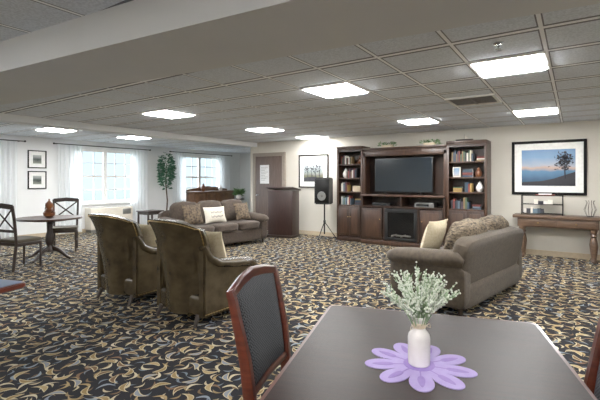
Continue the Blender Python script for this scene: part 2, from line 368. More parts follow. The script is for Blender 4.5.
# ---------------------------------------------------------------- pictures
def picture(lb,loc,w,h,rz,art,fw=.03,matw=.07,fm='frame'):
    t=thing('framed_picture',lb,'picture',loc,rz)     # local: faces +Y, lies in xz, back at y=0
    a,b=w/2,h/2
    MB().box(-a,-a+fw,0,.03,-b,b,.003).box(a-fw,a,0,.03,-b,b,.003).box(-a+fw,a-fw,0,.03,b-fw,b,.003).box(-a+fw,a-fw,0,.03,-b,-b+fw,.003).build('frame',fm,t)
    MB().box(-a+fw,a-fw,.004,.012,-b+fw,b-fw).build('mat_board','white',t)
    p=MB().box(-a+fw+matw,a-fw-matw,.012,.016,-b+fw+matw,b-fw-matw).build('print',art,t)
    return t,p
sea=gradmat('dusk_seascape',[(0,'#243446'),(.2,'#3a5670'),(.42,'#557a99'),(.5,'#c2a493'),(.55,'#a5adbb'),(.75,'#7396ba'),(1,'#557ea9')],2,-.38,.38)
t,p=picture('large black framed dusk seascape with trees above the console table',(-.42,YB-.002,1.65),1.2,1.02,PI,sea,.05,.12)
b=MB(); random.seed(3)
for k in range(220):
    x=-.26+random.gauss(0,.07); z=.12+random.gauss(0,.08)
    if abs(x)<.40 and -.3<z<.31: b.leaf((x,.017,z),(random.uniform(-1,1),0,random.uniform(-1,1)),.05,.04)
FL_=Matrix(((1,0,0,0),(0,0,1,0),(0,1,0,0),(0,0,0,1)))
b.cyl((-.27,.018,-.2),(-.265,.018,.12),.012,.006,6); b.prism([(-.425,-.335),(.425,-.335),(.425,-.27),(.1,-.25),(-.1,-.2),(-.425,-.08)],.016,.018,Mx=FL_)
b.build('painted_tree','ink',p)
forest=gradmat('grey_landscape',[(0,'#3c4038'),(.3,'#6b6a58'),(.5,'#97a1a0'),(1,'#c5ced2')],2,-.3,.3)
t,p=picture('framed landscape print on the back wall above the lectern and speaker',(-5.6,YB-.002,1.65),.9,.86,PI,forest,.035,.12)
b=MB()
for k in range(4): b.cyl((-.2+k*.12,.017,-.24),(-.19+k*.12,.017,.1),.012,.006,6)
for k in range(120):
    x=random.uniform(-.26,.26); z=.06+random.gauss(0,.07)
    if z<.24: b.leaf((x,.017,z),(random.uniform(-1,1),0,random.uniform(-1,1)),.05,.04)
b.prism([(-.29,-.26),(.29,-.26),(.29,-.17),(0,-.14),(-.29,-.19)],.016,.018,Mx=FL_)
b.build('painted_trees','ink',p)
art2=gradmat('botanical_print',[(0,'#8d9186'),(.5,'#3f4a45'),(1,'#b9beba')],2,-.12,.12)
for z,lb in ((1.93,'upper of the two small black framed prints by the left curtain'),(1.42,'lower of the two small black framed prints by the left curtain')):
    t,p=picture(lb,(XL+.002,4.66,z),.42,.44,-PI/2,art2,.025,.09)
    t['group']='small framed prints'
    b=MB()
    for k in range(7): b.leaf((0,.0165,-.05),(math.cos(k*.5+.1),0,math.sin(k*.5+.1)),.08,.03)
    b.build('painted_leaf','ink',p)
# ---------------------------------------------------------------- entertainment unit
def cabdoor(parent,x0,x1,z0,z1,y,knobx):
    d=MB().box(x0,x1,y-.022,y,z0,z1,.004); o=d.build('door','walnut',parent)
    m=.055; b=MB().box(x0+m,x1-m,y-.03,y-.022,z0+m,z1-m,.006); b.build('raised_panel','walnut2',o)
    MB().ball((knobx,y-.035,(z0+z1)/2+.1),.013,2).build('knob','brass',o)
def bookcase(cx,w,shz,lb):
    t=thing('bookcase_cabinet',lb,'bookcase',(cx,YB-.02,0),group='tall bookcase towers'); a=w/2; D=.42
    MB().box(-a,-a+.035,-D,0,.0,2.12).box(a-.035,a,-D,0,.0,2.12).box(-a+.035,a-.035,-.015,0,.08,2.12).box(-a+.035,a-.035,-D,0,2.08,2.12).box(-a+.035,a-.035,-D+.02,-.015,.08,.12).build('carcass','walnut',t)
    MB().box(-a-.0,a+.0,-D-.02,0,2.12,2.15,.004).box(-a-.0,a+.0,-D-.05,0,2.15,2.2,.012).build('crown_moulding','walnut2',t)
    MB().box(-a+.035,a-.035,-D-.005,-D+.02,0,.1,.003).build('plinth','walnut',t)
    for k,z in enumerate(shz): MB().box(-a+.035,a-.035,-D+(.0 if k==0 else .03),-.015,z-.028,z,.003).build('shelf','walnut2',t)
    for s in (-1,1): MB().box(s*a-(.05 if s>0 else 0),s*a+(.05 if s<0 else 0),-D-.012,-D,.1,2.12,.003).build('face_frame','walnut2',t)
    z1=shz[0]-.03
    cabdoor(t,-a+.055,-.004,.13,z1,-D,-.03); cabdoor(t,.004,a-.055,.13,z1,-D,.03)
    return t
SL=[.84,1.15,1.47,1.79]; SR=[.84,1.18,1.48,1.79]
bookcase(-4.335,.67,SL,'tall dark walnut bookcase tower left of the television')
bookcase(-1.77,.76,SR,'tall dark walnut bookcase tower right of the television')
cx0,cx1=-3.998,-2.152; cc=(cx0+cx1)/2; a=(cx1-cx0)/2
t=thing('media_cabinet','dark walnut media cabinet with electric fireplace under the television','media cabinet',(cc,YB-.02,0)); D=.52
MB().box(-a,-a+.04,-D,0,0,1.06).box(a-.04,a,-D,0,0,1.06).box(-a+.04,a-.04,-.02,0,.05,1.06).box(-a+.04,a-.04,-D+.01,-.02,.82,.85).box(-a+.04,a-.04,-D+.01,-.02,.06,.1).box(-.40,-.36,-D,0,.1,.82).box(.36,.40,-D,0,.1,.82).box(-.012,.012,-D+.01,-.02,.85,1.06).build('carcass','walnut',t)
MB().box(-a,a,-D-.04,0,1.06,1.10,.008).build('mantel_top','walnut2',t)
MB().box(-a,a,-D-.02,-D,0,.1,.004).build('plinth','walnut2',t)
cabdoor(t,-a+.05,-.42,.12,.80,-D,-.46); cabdoor(t,.42,a-.05,.12,.80,-D,.46)
fp=MB().box(-.355,.355,-D-.012,-D+.01,.12,.18,.003).box(-.355,.355,-D-.012,-D+.01,.72,.80,.003).box(-.355,-.29,-D-.012,-D+.01,.18,.72,.003).box(.29,.355,-D-.012,-D+.01,.18,.72,.003).build('fireplace_surround','black',t)
MB().box(-.29,.29,-D+.0,-D+.008,.18,.72).build('fireplace_glass','fire',fp)
lg=MB(); 
for k in range(4): lg.cyl((-.2+k*.1,-D-.008,.21+.02*(k%2)),(-.08+k*.1,-D-.008,.25-.02*(k%2)),.022,.018,8)
lg.build('log','firelog',fp)
MB().box(-a,a,-.02,0,1.10,2.10).build('back_panel','walnut',t)
MB().box(-a,a,-.40,0,2.04,2.10).box(-a,a,-.42,-.38,1.95,2.06,.006).build('bridge','walnut2',t)
MB().box(-a,a,-.45,0,2.10,2.14,.008).build('crown_moulding','walnut2',t)
for s in (-1,1): MB().box(s*(a-.03)-.03,s*(a-.03)+.03,-.42,-.36,1.10,2.04,.006).build('column','walnut2',t)
# tv
t=thing('television','large flat black television standing on the media cabinet','television',(-3.11,YB-.30,1.10))
MB().box(-.65,.65,-.02,.03,.05,.81,.006).build('housing','black',t)
MB().box(-.635,.635,-.023,-.02,.07,.795).build('screen','screen',t)
for s in (-1,1): MB().sweep([(s*.4,-.12,.008),(s*.4,0,.05),(s*.4,.1,.008)],.008).build('stand_foot','black',t)
# media components
for x,w_,h_,lb,m in ((-3.55,.42,.06,'flat black disc player in the slot left below the television','black'),(-2.6,.4,.09,'grey cable box in the slot right below the television','tin')):
    o=thing('media_player',lb,'media player',(x,YB-.32,.85)); MB().box(-w_/2,w_/2,-.14,.14,0,h_,.004).build('case',m,o); MB().box(-w_/2+.03,w_/2-.1,-.143,-.14,.02,h_-.02).build('display','screen',o)
bookcols=['#5f2a26','#2c4054','#c9c0a8','#3c503c','#7a6240','#23232a','#7f3a32','#d8d5cc','#5a6e7c','#4c3b48','#94783f','#34424e','#e2dccf']
bm_mats=[mat('book_cloth_%d'%i,c,.6) for i,c in enumerate(bookcols)]
cn=['dark red','navy','cream','green','tan','black','red','white','grey blue','plum','ochre','slate','ivory']
ordn=['first','second','third','fourth','fifth','sixth','seventh','eighth','ninth','tenth','eleventh','twelfth','thirteenth','fourteenth','fifteenth','sixteenth','seventeenth','eighteenth','nineteenth','twentieth','twenty-first','twenty-second']
def books(x0,x1,z,hmin,hmax,where,yf=YB-.36,tw=(.022,.04),nm='book',dep=.15,last=-1,pal=None):
    x=x0; i=0; pal=pal or list(range(len(bookcols)))
    while True:
        w_=random.uniform(*tw)
        if x+w_>x1 or i>=22: break
        h_=random.uniform(hmin,hmax); c=random.choice(pal)
        while c==last: c=random.choice(pal)
        last=c
        t=thing(nm,'%s %s from the left, %s spine, %s'%(ordn[i],nm.replace('_',' '),cn[c],where),'book' if nm=='book' else 'disc case',(x+w_/2,yf,z),group=nm.replace('_',' ')+'s '+where)
        MB().box(-w_/2,w_/2,0,.003,0,h_).box(-w_/2,-w_/2+.002,0,dep,0,h_).box(w_/2-.002,w_/2,0,dep,0,h_).build('cover',bm_mats[c],t)
        MB().box(-w_/2+.002,w_/2-.002,.003,dep-.004,.003,h_-.006).build('pages','paper',t)
        x+=w_+.0015; i+=1
def stack(x,z,n,where,w_=.19):
    for i in range(n):
        h_=random.uniform(.02,.035); c=random.randrange(len(bookcols)); ww=w_*random.uniform(.85,1)
        t=thing('flat_book','%s flat lying book from the bottom, %s cover, %s'%(ordn[i],cn[c],where),'book',(x,YB-.34,z),group='stacked books '+where)
        MB().box(-ww/2,ww/2,0,.13,0,.002).box(-ww/2,ww/2,0,.13,h_-.002,h_).box(-ww/2,ww/2,0,.002,0,h_).build('cover',bm_mats[c],t)
        MB().box(-ww/2+.004,ww/2-.004,.003,.126,.002,h_-.002).build('pages','paper',t); z+=h_+.0005
def minifr(x,z,w_,h_,where,art):
    t=thing('photo_frame','small standing photo frame '+where,'photo frame',(x,YB-.33,z))
    MB().box(-w_/2,w_/2,0,.012,0,h_,.003).box(-.01,.01,.012,.08,0,.01).build('frame','ivory',t); MB().box(-w_/2+.02,w_/2-.02,-.002,0,.02,h_-.02).build('photo',art,t)
R0,R1=-2.1,-1.44
books(R0+.03,R1-.2,1.79,.15,.24,'on the right tower top shelf',tw=(.018,.034))
stack(R1-.08,1.79,4,'on the right tower top shelf',.16)
minifr(R0+.12,1.48,.15,.2,'at the left of the right tower second shelf',sea)
stack(R0+.33,1.48,5,'on the right tower second shelf')
stack(R0+.14,1.18,4,'on the right tower third shelf')
books(R0+.28,R1-.22,1.18,.12,.2,'on the right tower third shelf')
books(R0+.02,R1-.3,.84,.14,.25,'on the right tower counter')
stack(R1-.16,.84,3,'on the right tower counter',.16)
L0,L1=-4.62,-4.05
books(L0+.02,L1-.24,1.79,.13,.22,'on the left tower top shelf')
books(L0+.2,L1-.12,1.47,.13,.23,'on the left tower second shelf')
books(L0+.02,L0+.24,1.15,.14,.22,'on the left tower third shelf')
books(L0+.02,L1-.25,.84,.14,.23,'on the left tower counter')
stack(L1-.12,.84,5,'on the left tower counter',.17)
def basket(x,z,w_,lb,m='twine'):
    t=thing('storage_basket',lb,'basket',(x,YB-.26,z)); MB().prism([(-w_/2,-.1),(w_/2,-.1),(w_/2,.1),(-w_/2,.1)],0,.14,.01).build('body',m,t)
    MB().sweep([(-w_/2,-.1,.14),(w_/2,-.1,.14),(w_/2,.1,.14),(-w_/2,.1,.14),(-w_/2,-.1,.14)],.008,seg=6).build('rim','bark',t)
basket(-4.2,1.15,.2,'small tan storage basket on the left tower third shelf')
def urn(x,y,z,s,m,lb):
    t=thing('decorative_jar',lb,'jar',(x,y,z)); MB().lathe([(.03*s,0),(.06*s,.03*s),(.075*s,.09*s),(.05*s,.15*s),(.03*s,.17*s),(.035*s,.185*s)]).build('body',m,t)
    MB().lathe([(.037*s,.185*s),(.03*s,.2*s),(.008*s,.205*s),(.012*s,.22*s),(.003,.228*s)]).build('lid',m,t)
urn(-4.53,YB-.26,1.47,1,'ceramic','small white lidded jar on the left tower second shelf')
urn(-1.55,YB-.3,1.18,.95,'ceramic','small white lidded jar on the right tower third shelf')
urn(-1.57,YB-.3,1.48,.85,'amber','small amber lidded jar on the right tower second shelf')
urn(-4.15,YB-.26,1.79,.9,'amber','small amber lidded jar on the left tower top shelf')
# on top of unit
for x,lb in ((-3.5,'left trailing green plant on top of the entertainment unit'),(-2.55,'right trailing green plant on top of the entertainment unit')):
    t=thing('trailing_plant',lb,'plant',(x,YB-.22,2.14)); MB().prism([(-.12,-.06),(.12,-.06),(.12,.06),(-.12,.06)],0,.07,.008).build('planter','twine',t)
    b=MB()
    for k in range(90): b.leaf((random.uniform(-.2,.2),random.uniform(-.07,.07),random.uniform(.05,.12)),(random.uniform(-1,1),random.uniform(-1,1),random.uniform(-.2,.7)),.06,.025)
    b.build('foliage','leaf2',t)
t=thing('model_boat','small dark model boat on top of the right bookcase tower','ornament',(-1.85,YB-.25,2.2))
MB().sweep([(-.17,0,.035),(-.1,0,.025),(.1,0,.025),(.17,0,.035)],[.004,.03,.03,.004],[.01,.022,.022,.01]).box(-.03,.03,-.01,.01,0,.02).build('hull','darkwood',t)
MB().cyl((0,0,.04),(0,0,.14),.004,.003,6).build('mast','darkwood',t); MB().prism([(.005,.05),(.09,.05),(.005,.13)],-.001,.001,Mx=RX(90)).build('sail','ivory',t)
# ---------------------------------------------------------------- speaker
t=thing('speaker_stand','black tripod stand carrying the loudspeaker','speaker stand',(-4.99,8.42,0))
MB().cyl((0,0,.12),(0,0,.84),.018).build('pole','blackm',t)
for k in range(3):
    an=k*2*PI/3+.5; MB().sweep([(0,0,.42),(.29*math.cos(an),.29*math.sin(an),.012)],.011,seg=8).build('leg','blackm',t)
MB().lathe([(.03,.39),(.03,.45)]).build('collar','black',t)
t=thing('loudspeaker','black loudspeaker on the tripod stand left of the bookcase','loudspeaker',(-4.99,8.42,.84),math.radians(8))
MB().prism([(-.19,-.17),(.19,-.17),(.15,.17),(-.15,.17)],0,.64,.02).build('cabinet','black',t)
MB().box(-.165,.165,-.18,-.17,.04,.6,.004).build('grille','blackm',t)
MB().lathe([(.11,-.003),(.1,.004),(.03,-.002)],seg=24,Mx=TR(0,-.182,.2)@RX(90)).build('woofer_ring','tin',t)
# lectern
t=thing('lectern','dark cherry wood lectern in front of the back wall','lectern',(-6.05,8.2,0),math.radians(12))
MB().box(-.33,.33,-.2,-.17,.06,1.16,.004).box(-.33,-.3,-.17,.22,.06,1.16,.004).box(.3,.33,-.17,.22,.06,1.16,.004).build('body','lect',t)
MB().box(-.35,.35,-.23,.25,0,.06,.006).build('base','darkwood',t)
MB().box(-.37,.37,-.25,.27,-.015,.02,.006,Mx=TR(0,0,1.2)@RX(-8)).build('reading_top','lect',t)
MB().box(-.3,.3,-.17,.22,.55,.57).build('shelf','lect',t)
# ---------------------------------------------------------------- sofas
def sofa(name,lb,cat,W_,n,loc,rz,m,mc):
    t=thing(name,lb,cat,(loc[0],loc[1],0),rz); a=W_/2
    MB().soft((0,-.02,.21),(W_-.06,.86,.26),14).build('base',m,t)
    for s in (-1,1):
        mb=MB(); x=s*(a-.12)
        mb.soft((x,.0,.31),(.19,.88,.44),9,n=9)
        pts=[(x,.475,.50),(x,.45,.525),(x,.38,.54),(x,.2,.555),(x,-.1,.57),(x,-.36,.59),(x,-.42,.57)]
        mb.sweep(pts,[.07,.10,.12,.125,.125,.12,.08],[.05,.075,.095,.1,.1,.1,.06],18,k=2.3)
        mb.build('arm',m,t)
    MB().soft((0,0,0),(W_-.1,.2,.64),8,TR(0,-.35,.50)@RX(9),n=9).build('backrest',m,t)
    iw=(W_-.45)/n
    for i in range(n):
        x=-(W_-.45)/2+iw*(i+.5)
        MB().soft((x,.1,.42),(iw-.005,.7,.18),6,wr=.02,n=11).build('seat_cushion',m,t)
        MB().soft((0,0,0),(iw+.03,.26,.50),3.4,TR(x,-.225,.72)@RX(13),wr=.045,n=11).build('back_cushion',mc,t)
    for sx in (-1,1):
        for sy in (-1,1): MB().cyl((sx*(a-.12),sy*.36,0),(sx*(a-.12),sy*.36,.1),.022,.03,10).build('foot','darkwood',t)
    return t
b1=(-6.38,6.2); r1=-PI/2-.12
s1=sofa('sofa','dark brown taupe three seat sofa beside the lectern','sofa',2.32,3,b1,r1,'sofa','sofa')
rz2=PI/2-math.radians(11); b2=(-1.18,5.31)
s2=sofa('loveseat','taupe loveseat seen from its back beside the console table','loveseat',1.9,2,b2,rz2,'sofa2','sofapat')
def throw(lb,base,rz,w_,h_,th,m,tilt,loc_local,lab=None,cat='pillow',script=False):
    Mw=Matrix.Translation((base[0],base[1],0))@Matrix.Rotation(rz,4,'Z')@TR(*loc_local)
    p=Mw.to_translation(); t=thing('throw_pillow',lb,cat,p,rz)
    o=MB().pillow(w_,h_,th,RX(tilt)).build('cushion',m,t)
    if script:
        b=MB()
        for row in (0,1):
            pts=[(-.15+.3*i/40,th/2*.86+.012,.04-row*.09+.018*math.sin(i*1.3)+.008*math.sin(i*.5)) for i in range(41)]
            b.sweep(pts,.003,seg=5,Mx=RX(tilt))
        b.build('script_lettering','ink',o)
    return t
throw('ivory lumbar pillow with dark script on the three seat sofa',b1,r1,.54,.34,.14,'ivory',16,(.12,.13,.69),script=True)
throw('dark brown patterned pillow at the near end of the three seat sofa',b1,r1,.44,.42,.14,'brownfab',18,(.65,.1,.73))
throw('brown pillow leaning on the far arm of the three seat sofa',b1,r1,.42,.4,.14,'brownfab',18,(-.65,.1,.72))
throw('tan pillow at the near end of the loveseat',b2,rz2,.46,.44,.14,'cream',18,(-.47,.12,.74))
# ---------------------------------------------------------------- armchairs
def armchair(lb,loc,rz):
    t=thing('armchair',lb,'armchair',(loc[0],loc[1],0),rz,group='olive brown leather armchairs')
    b=bmesh.new(); NU,NV=24,16; th=.09
    def P(u,v,side):
        hw=.265+.115*v**1.3; x=u*hw; top=1.01-.10*abs(u)**3.2; z=.10+(top-.10)*v
        y=-.35-.14*v**1.5+.22*abs(u)**2.3; y-=.04*max(0,(v-.75)/.25)**2
        y+= (th*(.9+.3*math.sin(v*PI))*(1-.25*abs(u)**6) if side else 0)
        if side: x*=.88; 
        return Vector((x,y,z))
    g=[[[b.verts.new(P(-1+2*i/NU,j/NV,s)) for j in range(NV+1)] for i in range(NU+1)] for s in (0,1)]
    for s in (0,1):
        for i in range(NU):
            for j in range(NV): b.faces.new((g[s][i][j],g[s][i+1][j],g[s][i+1][j+1],g[s][i][j+1]))
    for i in range(NU):
        for j in (0,NV): b.faces.new((g[0][i][j],g[0][i+1][j],g[1][i+1][j],g[1][i][j]))
    for j in range(NV):
        for i in (0,NU): b.faces.new((g[0][i][j],g[0][i][j+1],g[1][i][j+1],g[1][i][j]))
    bmesh.ops.recalc_face_normals(b,faces=b.faces[:])
    bk=MB().add(b).build('backrest','leather',t,ang=70)
    nb=MB(); line=[P(-.95,k/25,0) for k in range(26)]+[P(-.95+1.9*k/24,.98,0) for k in range(1,24)]+[P(.95,1-k/25,0) for k in range(26)]
    line=[Vector((p.x,p.y-.003,p.z)) for p in line]
    nb.sweep(line,.004,seg=5)
    for p in line: nb.ball(p,.0075,1)
    nb.build('nailhead_trim','brass',bk)
    MB().soft((0,0,0),(.52,.13,.5),5,TR(0,-.28,.70)@RX(9)).build('inner_back_cushion','leather',t)
    MB().soft((0,.05,.19),(.62,.68,.20),12).build('seat_base','leather',t)
    MB().soft((0,.09,.36),(.50,.62,.18),6).build('seat_cushion','leather',t)
    for s in (-1,1):
        mb=MB(); x=s*.315
        out=[(-.28,.09),(.38,.09),(.39,.46),(.33,.52),(.1,.54),(-.1,.575),(-.2,.63),(-.28,.74)]
        Mx=Matrix(((0,0,1,0),(1,0,0,0),(0,1,0,0),(0,0,0,1)))
        mb.prism(out,x-.045,x+.045,.018,Mx=Mx)
        mb.sweep([(x,.43,.44),(x,.405,.49),(x,.33,.52),(x,.1,.545),(x+s*.005,-.1,.58),(x+s*.01,-.2,.64),(x+s*.012,-.27,.76)],[.03,.06,.07,.075,.07,.06,.045],[.03,.05,.055,.05,.045,.045,.03],16)
        ar=mb.build('arm','leather',t)
        nb=MB(); nb.sweep([(x+s*.047,-.26,.12),(x+s*.047,.37,.12)],.004,seg=5)
        for k in range(20): nb.ball((x+s*.047,-.26+.033*k,.12),.007,1)
        nb.build('nailhead_trim','brass',ar)
        for y,q in ((.33,.02),(-.27,-.05)): MB().sweep([(s*.28,y+q,0),(s*.27,y,.11)],[.015,.024],[.015,.024],8,k=5).build('leg','darkwood',t)
    t.scale=(1.06,1.06,1.03)
    return t
ac1=(-4.46,3.02); ac2=(-3.30,3.00)
armchair('olive brown leather armchair further left, nearer the round pedestal table',ac1,.05)
armchair('olive brown leather armchair nearer the camera with a cream pillow',ac2,-.03)
throw('cream pillow inside the nearer olive brown leather armchair',ac2,-.03,.44,.42,.14,'cream',16,(.1,.04,.69))
throw('cream pillow inside the further olive brown leather armchair',ac1,.05,.44,.42,.14,'cream',16,(.1,.04,.69))
# ---------------------------------------------------------------- foreground table
rt=math.radians(17.3)
def dtable(lb,loc,w_,d_,top,edge,rz,ped=False):
    t=thing('dining_table',lb,'table',(loc[0],loc[1],0),rz)
    def rr(a,b,r=.04): return [(sx*(a-r)+r*math.cos(q),sy*(b-r)+r*math.sin(q)) for sx,sy,q0 in ((1,1,0),(-1,1,PI/2),(-1,-1,PI),(1,-1,1.5*PI)) for q in [q0+PI/2*k/5 for k in range(6)]]
    MB().prism(rr(w_/2,d_/2),.715,.748,.006).build('edge_band',edge,t)
    MB().prism(rr(w_/2-.018,d_/2-.018,.03),.747,.75).build('tabletop',top,t)
    if ped:
        MB().lathe([(.28,0),(.27,.03),(.06,.06),(.045,.3),(.045,.66),(.2,.7),(.2,.715)]).build('pedestal','blackm',t); return t
    MB().box(-w_/2+.1,w_/2-.1,-d_/2+.1,-d_/2+.12,.64,.715).box(-w_/2+.1,w_/2-.1,d_/2-.12,d_/2-.1,.64,.715).box(-w_/2+.1,-w_/2+.12,-d_/2+.1,d_/2-.1,.64,.715).box(w_/2-.12,w_/2-.1,-d_/2+.1,d_/2-.1,.64,.715).build('apron',edge,t)
    for sx in (-1,1):
        for sy in (-1,1): MB().sweep([(sx*(w_/2-.09),sy*(d_/2-.09),0),(sx*(w_/2-.09),sy*(d_/2-.09),.715)],[.025,.035],[.025,.035],8,k=6).build('leg',edge,t)
    return t
dtable('dark topped dining table with mahogany edge in the foreground',(-.444,1.487),1.0,1.2,'tabletop','mahog',rt)
cc_=W(-2.36,2.39); dtable('blue topped table corner at the left edge of view',cc_,.9,.9,'blue','mahog',rt,True)
def dchair(lb,loc,rz):
    t=thing('dining_chair',lb,'chair',(loc[0],loc[1],0),rz,group='mahogany dining chairs at the dark table')
    MB().soft((0,.01,.455),(.48,.46,.08),8).build('seat','check',t)
    MB().box(-.22,.22,.2,.225,.36,.42,.004).box(-.22,.22,-.21,-.19,.36,.42,.004).box(-.225,-.205,-.2,.2,.36,.42,.004).box(.205,.225,-.2,.2,.36,.42,.004).build('seat_frame','mahog',t)
    for s in (-1,1):
        MB().sweep([(s*.205,.2,0),(s*.205,.2,.42)],[.015,.022],[.015,.022],8,k=5).build('leg','mahog',t)
        MB().sweep([(s*.20,-.24,0),(s*.205,-.215,.25),(s*.21,-.21,.45),(s*.225,-.235,.7),(s*.24,-.285,.95),(s*.242,-.295,.985)],[.017,.019,.02,.018,.016,.012],[.02,.024,.026,.022,.016,.012],10,k=5).build('leg','mahog',t)
    def yb(z): return -.21-.085*max(0,(z-.45)/.53)**1.4
    MB().sweep([(-.245,yb(.97),.965),(-.12,yb(.985)-.012,.99),(0,yb(1)-.018,1.0),(.12,yb(.985)-.012,.99),(.245,yb(.97),.965)],[.02,.024,.026,.024,.02],[.016]*5,10,ref=(0,0,1),k=4).build('top_rail','mahog',t)
    MB().sweep([(-.21,yb(.56),.56),(0,yb(.56)-.01,.56),(.21,yb(.56),.56)],.018,.012,8,ref=(0,0,1),k=4).build('lower_rail','mahog',t)
    b=bmesh.new(); NU,NV=12,12; g=[]
    for s in (0,1):
        g.append([])
        for i in range(NU+1):
            u=-1+2*i/NU; g[s].append([])
            for j in range(NV+1):
                v=j/NV; z=.575+.39*v+.02*v*(1-u*u); hw=.195+.025*v
                g[s][i].append(b.verts.new((u*hw,yb(z)-.012*(1-u*u)+(.022*(1-u**6)*(1-(2*v-1)**6)+.004 if s else -.012),z)))
    for s in (0,1):
        for i in range(NU):
            for j in range(NV): b.faces.new((g[s][i][j],g[s][i+1][j],g[s][i+1][j+1],g[s][i][j+1]))
    for i in range(NU):
        for j in (0,NV): b.faces.new((g[0][i][j],g[0][i+1][j],g[1][i+1][j],g[1][i][j]))
    for j in range(NV):
        for i in (0,NU): b.faces.new((g[0][i][j],g[0][i][j+1],g[1][i][j+1],g[1][i][j]))
    MB().add(b).build('back_panel','check',t)
    return t
dchair('mahogany dining chair with charcoal woven back left of the dark table',(-.916,1.489),rt-PI/2)
dchair('mahogany dining chair cut off at the right edge of the dark table',W(.72,1.26),rt+PI/2)
# flower mat, vase, bouquet
vx,vy=G(419,365,.75)
def petals(R,n,inner,p=.55,N=270):
    return [((R*(inner+(1-inner)*abs(math.cos(n*q/2))**p))*math.cos(q),(R*(inner+(1-inner)*abs(math.cos(n*q/2))**p))*math.sin(q)) for q in [2*PI*i/N for i in range(N)]]
t=thing('flower_placemat','lilac felt placemat cut like a flower under the white vase','placemat',(vx,vy,.7502),.2)
MB().prism(petals(.195,9,.52,.6),0,.003,.0008).build('petal_layer','purple2',t)
b=MB()
for k in range(9):
    an=2*PI*k/9; c,s=math.cos(an),math.sin(an)
    o_=[]
    for j in range(16):
        q=2*PI*j/16; r_=.13+.038*math.cos(q); w_=.011*math.sin(q)*(1.1-.4*math.cos(q)); o_.append((c*r_-s*w_,s*r_+c*w_))
    b.prism(o_,.003,.0036)
b.prism([(.055*math.cos(2*PI*j/32),.055*math.sin(2*PI*j/32)) for j in range(32)],.003,.0042)
for k in range(9):
    an=2*PI*k/9; c,s=math.cos(an),math.sin(an); b.prism([(c*.05-s*.003,s*.05+c*.003),(c*.05+s*.003,s*.05-c*.003),(c*.095+s*.002,s*.095-c*.002),(c*.095-s*.002,s*.095+c*.002)],.003,.0036)
b.build('petal_insets','purple',t)
t=thing('vase','white ceramic bottle vase with twine neck on the lilac placemat','vase',(vx,vy,.7544))
MB().lathe([(.034,0),(.038,.004),(.039,.02),(.0395,.095),(.037,.108),(.030,.118),(.0235,.126),(.0215,.134),(.0215,.156),(.024,.160),(.0265,.163),(.0265,.171),(.022,.172),(.0185,.165),(.018,.15),(.02,.12)],seg=32).build('body','ceramic',t)
b=MB()
for k in range(4): b.lathe([(.0225,0),(.0245,.002),(.0225,.004)],(0,0,.133+k*.0045),24)
b.sweep([(.024,0,.14),(.035,.01,.15),(.037,.015,.135),(.026,.005,.138)],.0015,seg=5).sweep([(.0,-.024,.14),(-.015,-.035,.15),(-.02,-.036,.13),(0,-.026,.138)],.0015,seg=5)
b.build('twine_bow','twine',t)
t=thing('flower_bouquet','bunch of small white flowers and green sprigs in the vase','flowers',(vx,vy,.9))
st=MB(); bl=MB(); lf=MB(); random.seed(11)
for k in range(62):
    an=random.uniform(0,2*PI); rr=.14*math.sqrt(random.random()); hh=.215-rr*.62+random.uniform(-.045,.02)
    e=Vector((rr*math.cos(an),rr*math.sin(an),hh)); s0=Vector((.008*math.cos(an),.008*math.sin(an),-.03)); m1=Vector((rr*.4*math.cos(an),rr*.4*math.sin(an),hh*.45))
    st.sweep([s0,m1,e],.0014,seg=5)
    for q in range(24):
        f=random.uniform(.0,1.05); p=m1.lerp(e,f)+Vector((random.gauss(0,.004),random.gauss(0,.004),random.gauss(0,.004)))*(1.3-f*.6)
        bl.ball(p,random.uniform(.003,.0052)*(1.15-.3*f),1)
    for q in range(7):
        p=m1.lerp(e,random.uniform(-.3,.8)); lf.leaf(p,(e.x*4+random.uniform(-.5,.5),e.y*4+random.uniform(-.5,.5),random.uniform(.2,1)),.026,.006)
st.build('stem','stem',t); bl.build('blossoms','bloom',t); lf.build('leaves','stem',t)
# ---------------------------------------------------------------- dining group left
tx,ty=W(-4.50,7.3)
t=thing('pedestal_table','round dark wood pedestal table by the windows','table',(tx,ty,0))
MB().lathe([(.50,.715),(.515,.72),(.52,.735),(.51,.75),(.001,.75)],seg=48).build('tabletop','ptop',t)
MB().lathe([(.14,.7),(.12,.69),(.05,.66),(.045,.5),(.07,.4),(.075,.32),(.05,.25),(.08,.2),(.08,.14),(.03,.12)][::-1]).lathe([(.3,.69),(.3,.715)],seg=32).build('pedestal','darkwood',t)
for k in range(4):
    an=k*PI/2+.5; c,s=math.cos(an),math.sin(an)
    MB().sweep([(.05*c,.05*s,.2),(.2*c,.2*s,.15),(.32*c,.32*s,.06),(.4*c,.4*s,.022)],[.035,.032,.028,.022],[.04,.034,.026,.02],10,ref=(-s,c,0)).build('foot','darkwood',t)
t=thing('ornament','amber brown gourd shaped ornament on the round pedestal table','ornament',(tx-.02,ty,.75))
MB().lathe([(.05,0),(.09,.03),(.1,.08),(.07,.13),(.045,.16),(.065,.2),(.06,.25),(.03,.28),(.015,.3),(.012,.33)]).build('body','amber',t)
MB().sweep([(.09,0,.09),(.15,0,.12),(.16,0,.19),(.13,0,.23)],[.018,.015,.012,.008],seg=8).build('spout','amber',t); MB().sweep([(-.09,0,.06),(-.15,0,.1),(-.14,0,.17),(-.06,0,.21)],.01,seg=8).build('handle','bark',t)
